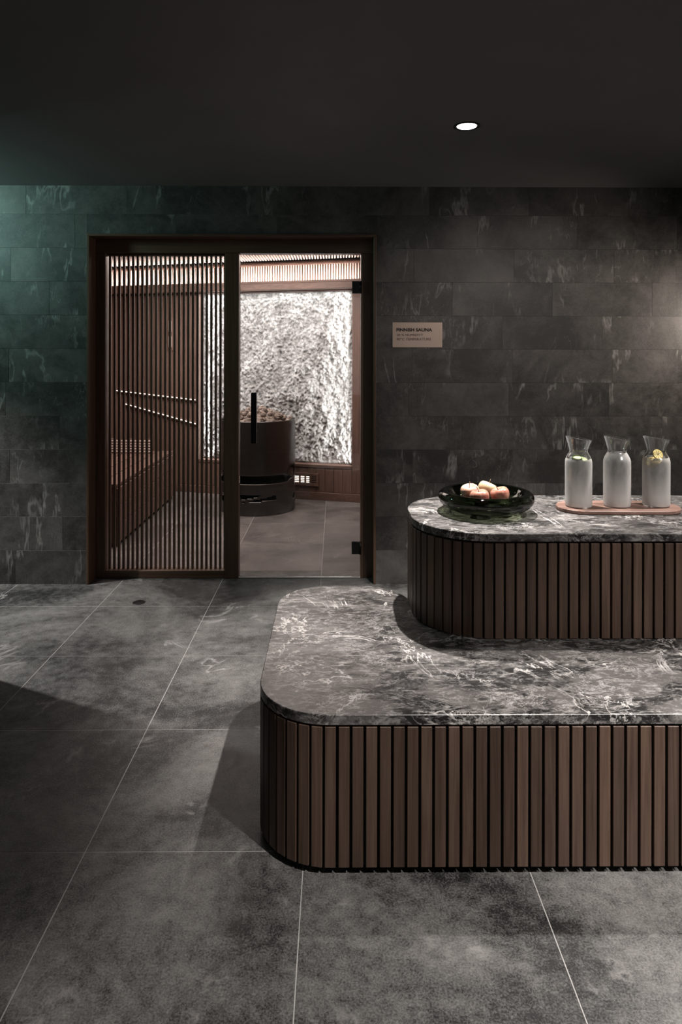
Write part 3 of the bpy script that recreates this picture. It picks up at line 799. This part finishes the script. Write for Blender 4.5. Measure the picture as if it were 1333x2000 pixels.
# heater
HX, HY, HR = (504.5 - 655) / 1309 * 6.0, 6.0, .332
ht = thing('sauna_heater', 'round black steel sauna stove with cut-out openings, filled with stones', 'heater', (HX, HY, 0))
def shell():
    nt, nz = 144, 80; z0, z1 = .0, .80
    def hole(th, z):
        # th in degrees measured from the side facing the viewer, positive to the viewer's right
        t = ((th + 180) % 360) - 180
        if -100 < t < 66 and abs(z - .307) < .036 * min(1, ((66 - t) / 8) ** .5, ((t + 100) / 8) ** .5): return True
        if ((t - 72) / 15) ** 2 + ((z - .345) / .055) ** 2 < 1: return True
        if 110 < t < 175 and abs(z - .30) < .036: return True
        lo, hi = .095, .185
        if -62 < t < 34 and lo + .0004 * (t + 62) < z < hi - .0004 * abs(t + 14) and abs(z - (.112 + (t + 30) * .0011)) > .011: return True
        if ((t - 84) / 12) ** 2 + ((z - .125) / .028) ** 2 < 1: return True
        if ((t + 110) / 24) ** 2 + ((z - .14) / .04) ** 2 < 1: return True
        return False
    vs = []; fs = []
    for j in range(nz + 1):
        z = z0 + (z1 - z0) * j / nz
        for i in range(nt):
            th = 2 * PI * i / nt; vs.append((HR * math.sin(th), -HR * math.cos(th), z))
    for j in range(nz):
        for i in range(nt):
            if hole((i + .5) * 360 / nt, z0 + (z1 - z0) * (j + .5) / nz): continue
            i2 = (i + 1) % nt; fs.append((j * nt + i, j * nt + i2, (j + 1) * nt + i2, (j + 1) * nt + i))
    return MB().add(vs, fs, True)
sh = shell().build('outer_shell', M['heater_steel'], ht)
so = sh.modifiers.new('thickness', 'SOLIDIFY'); so.thickness = .005; so.offset = -1
MB().lathe([(.20, .02), (.24, .10), (.24, .30), (.30, .44), (.315, .50), (.315, .70)], 48).build('stone_basket', M['black_metal'], ht)
MB().lathe([(.325, .0005), (.325, .03), (.20, .03), (.20, .0005)], 48, capb=False, capt=False).build('base_ring', M['black_metal'], ht)
stones = []
for k in range(5):
    rnd = random.Random(40 + k); n, m = 9, 6; vs = []; fs = []
    vs.append((0, 0, .028))
    for j in range(1, m):
        ph = PI * j / m
        for i in range(n):
            a = 2 * PI * i / n + .3 * j; q = 1 + rnd.uniform(-.16, .16)
            vs.append((.039 * q * math.sin(ph) * math.cos(a), .033 * q * math.sin(ph) * math.sin(a), .028 * q * math.cos(ph)))
    vs.append((0, 0, -.028)); last = len(vs) - 1
    for i in range(n): fs.append((0, 1 + i, 1 + (i + 1) % n)); fs.append((last, last - n + (i + 1) % n, last - n + i))
    for j in range(m - 2):
        for i in range(n):
            a, b2 = 1 + j * n + i, 1 + j * n + (i + 1) % n; fs.append((a, a + n, b2 + n)); fs.append((a, b2 + n, b2))
    stones.append(MB().add(vs, fs, False).mesh('heater_stone', M['heater_stone']))
rnd = random.Random(5)
dome = lambda r: .775 + .112 * max(0, 1 - (r / .31) ** 2)
MB().lathe([(.305, .690)] + [(r, dome(r) - .055) for r in (.305, .25, .2, .15, .1, .05, .001)], 40, capt=False).build('stone_bed', M['heater_stone'], ht)
placed = []; tries = 0
while len(placed) < 62 and tries < 9000:
    tries += 1
    r = .285 * math.sqrt(rnd.random()); a = 2 * PI * rnd.random(); x, y = r * math.cos(a), r * math.sin(a)
    s_ = rnd.choice([1.0, .95, .85, .74, .66])
    if all(math.hypot(x - p[0], y - p[1]) > .0425 * (s_ + p[2]) for p in placed): placed.append((x, y, s_))
for n_, (x, y, s_) in enumerate(placed):
    r = math.hypot(x, y)
    o = link('heater_stone', stones[n_ % 5], None, (HX + x, HY + y, dome(r) - .045 + .041 * s_ + .002 * (n_ % 3)), (rnd.uniform(-.4, .4), rnd.uniform(-.4, .4), rnd.uniform(0, 6)), (s_, s_, s_ * rnd.uniform(1.0, 1.3)))
    tag(o, 'rough brown grey stone heaped on top of the round sauna stove', 'stone', 'stones heaped on the sauna stove')

# small dark disc lying on the floor
dr = thing('floor_disc', 'small round dark disc on the floor tile before the screen', 'disc', ((270 - 655) / 1309 * 3.665, 3.70, 0.0002))
MB().lathe([(.034, 0), (.034, .0015), (.030, .0022)], 28).build('disc_plate', M['black_metal'], dr)
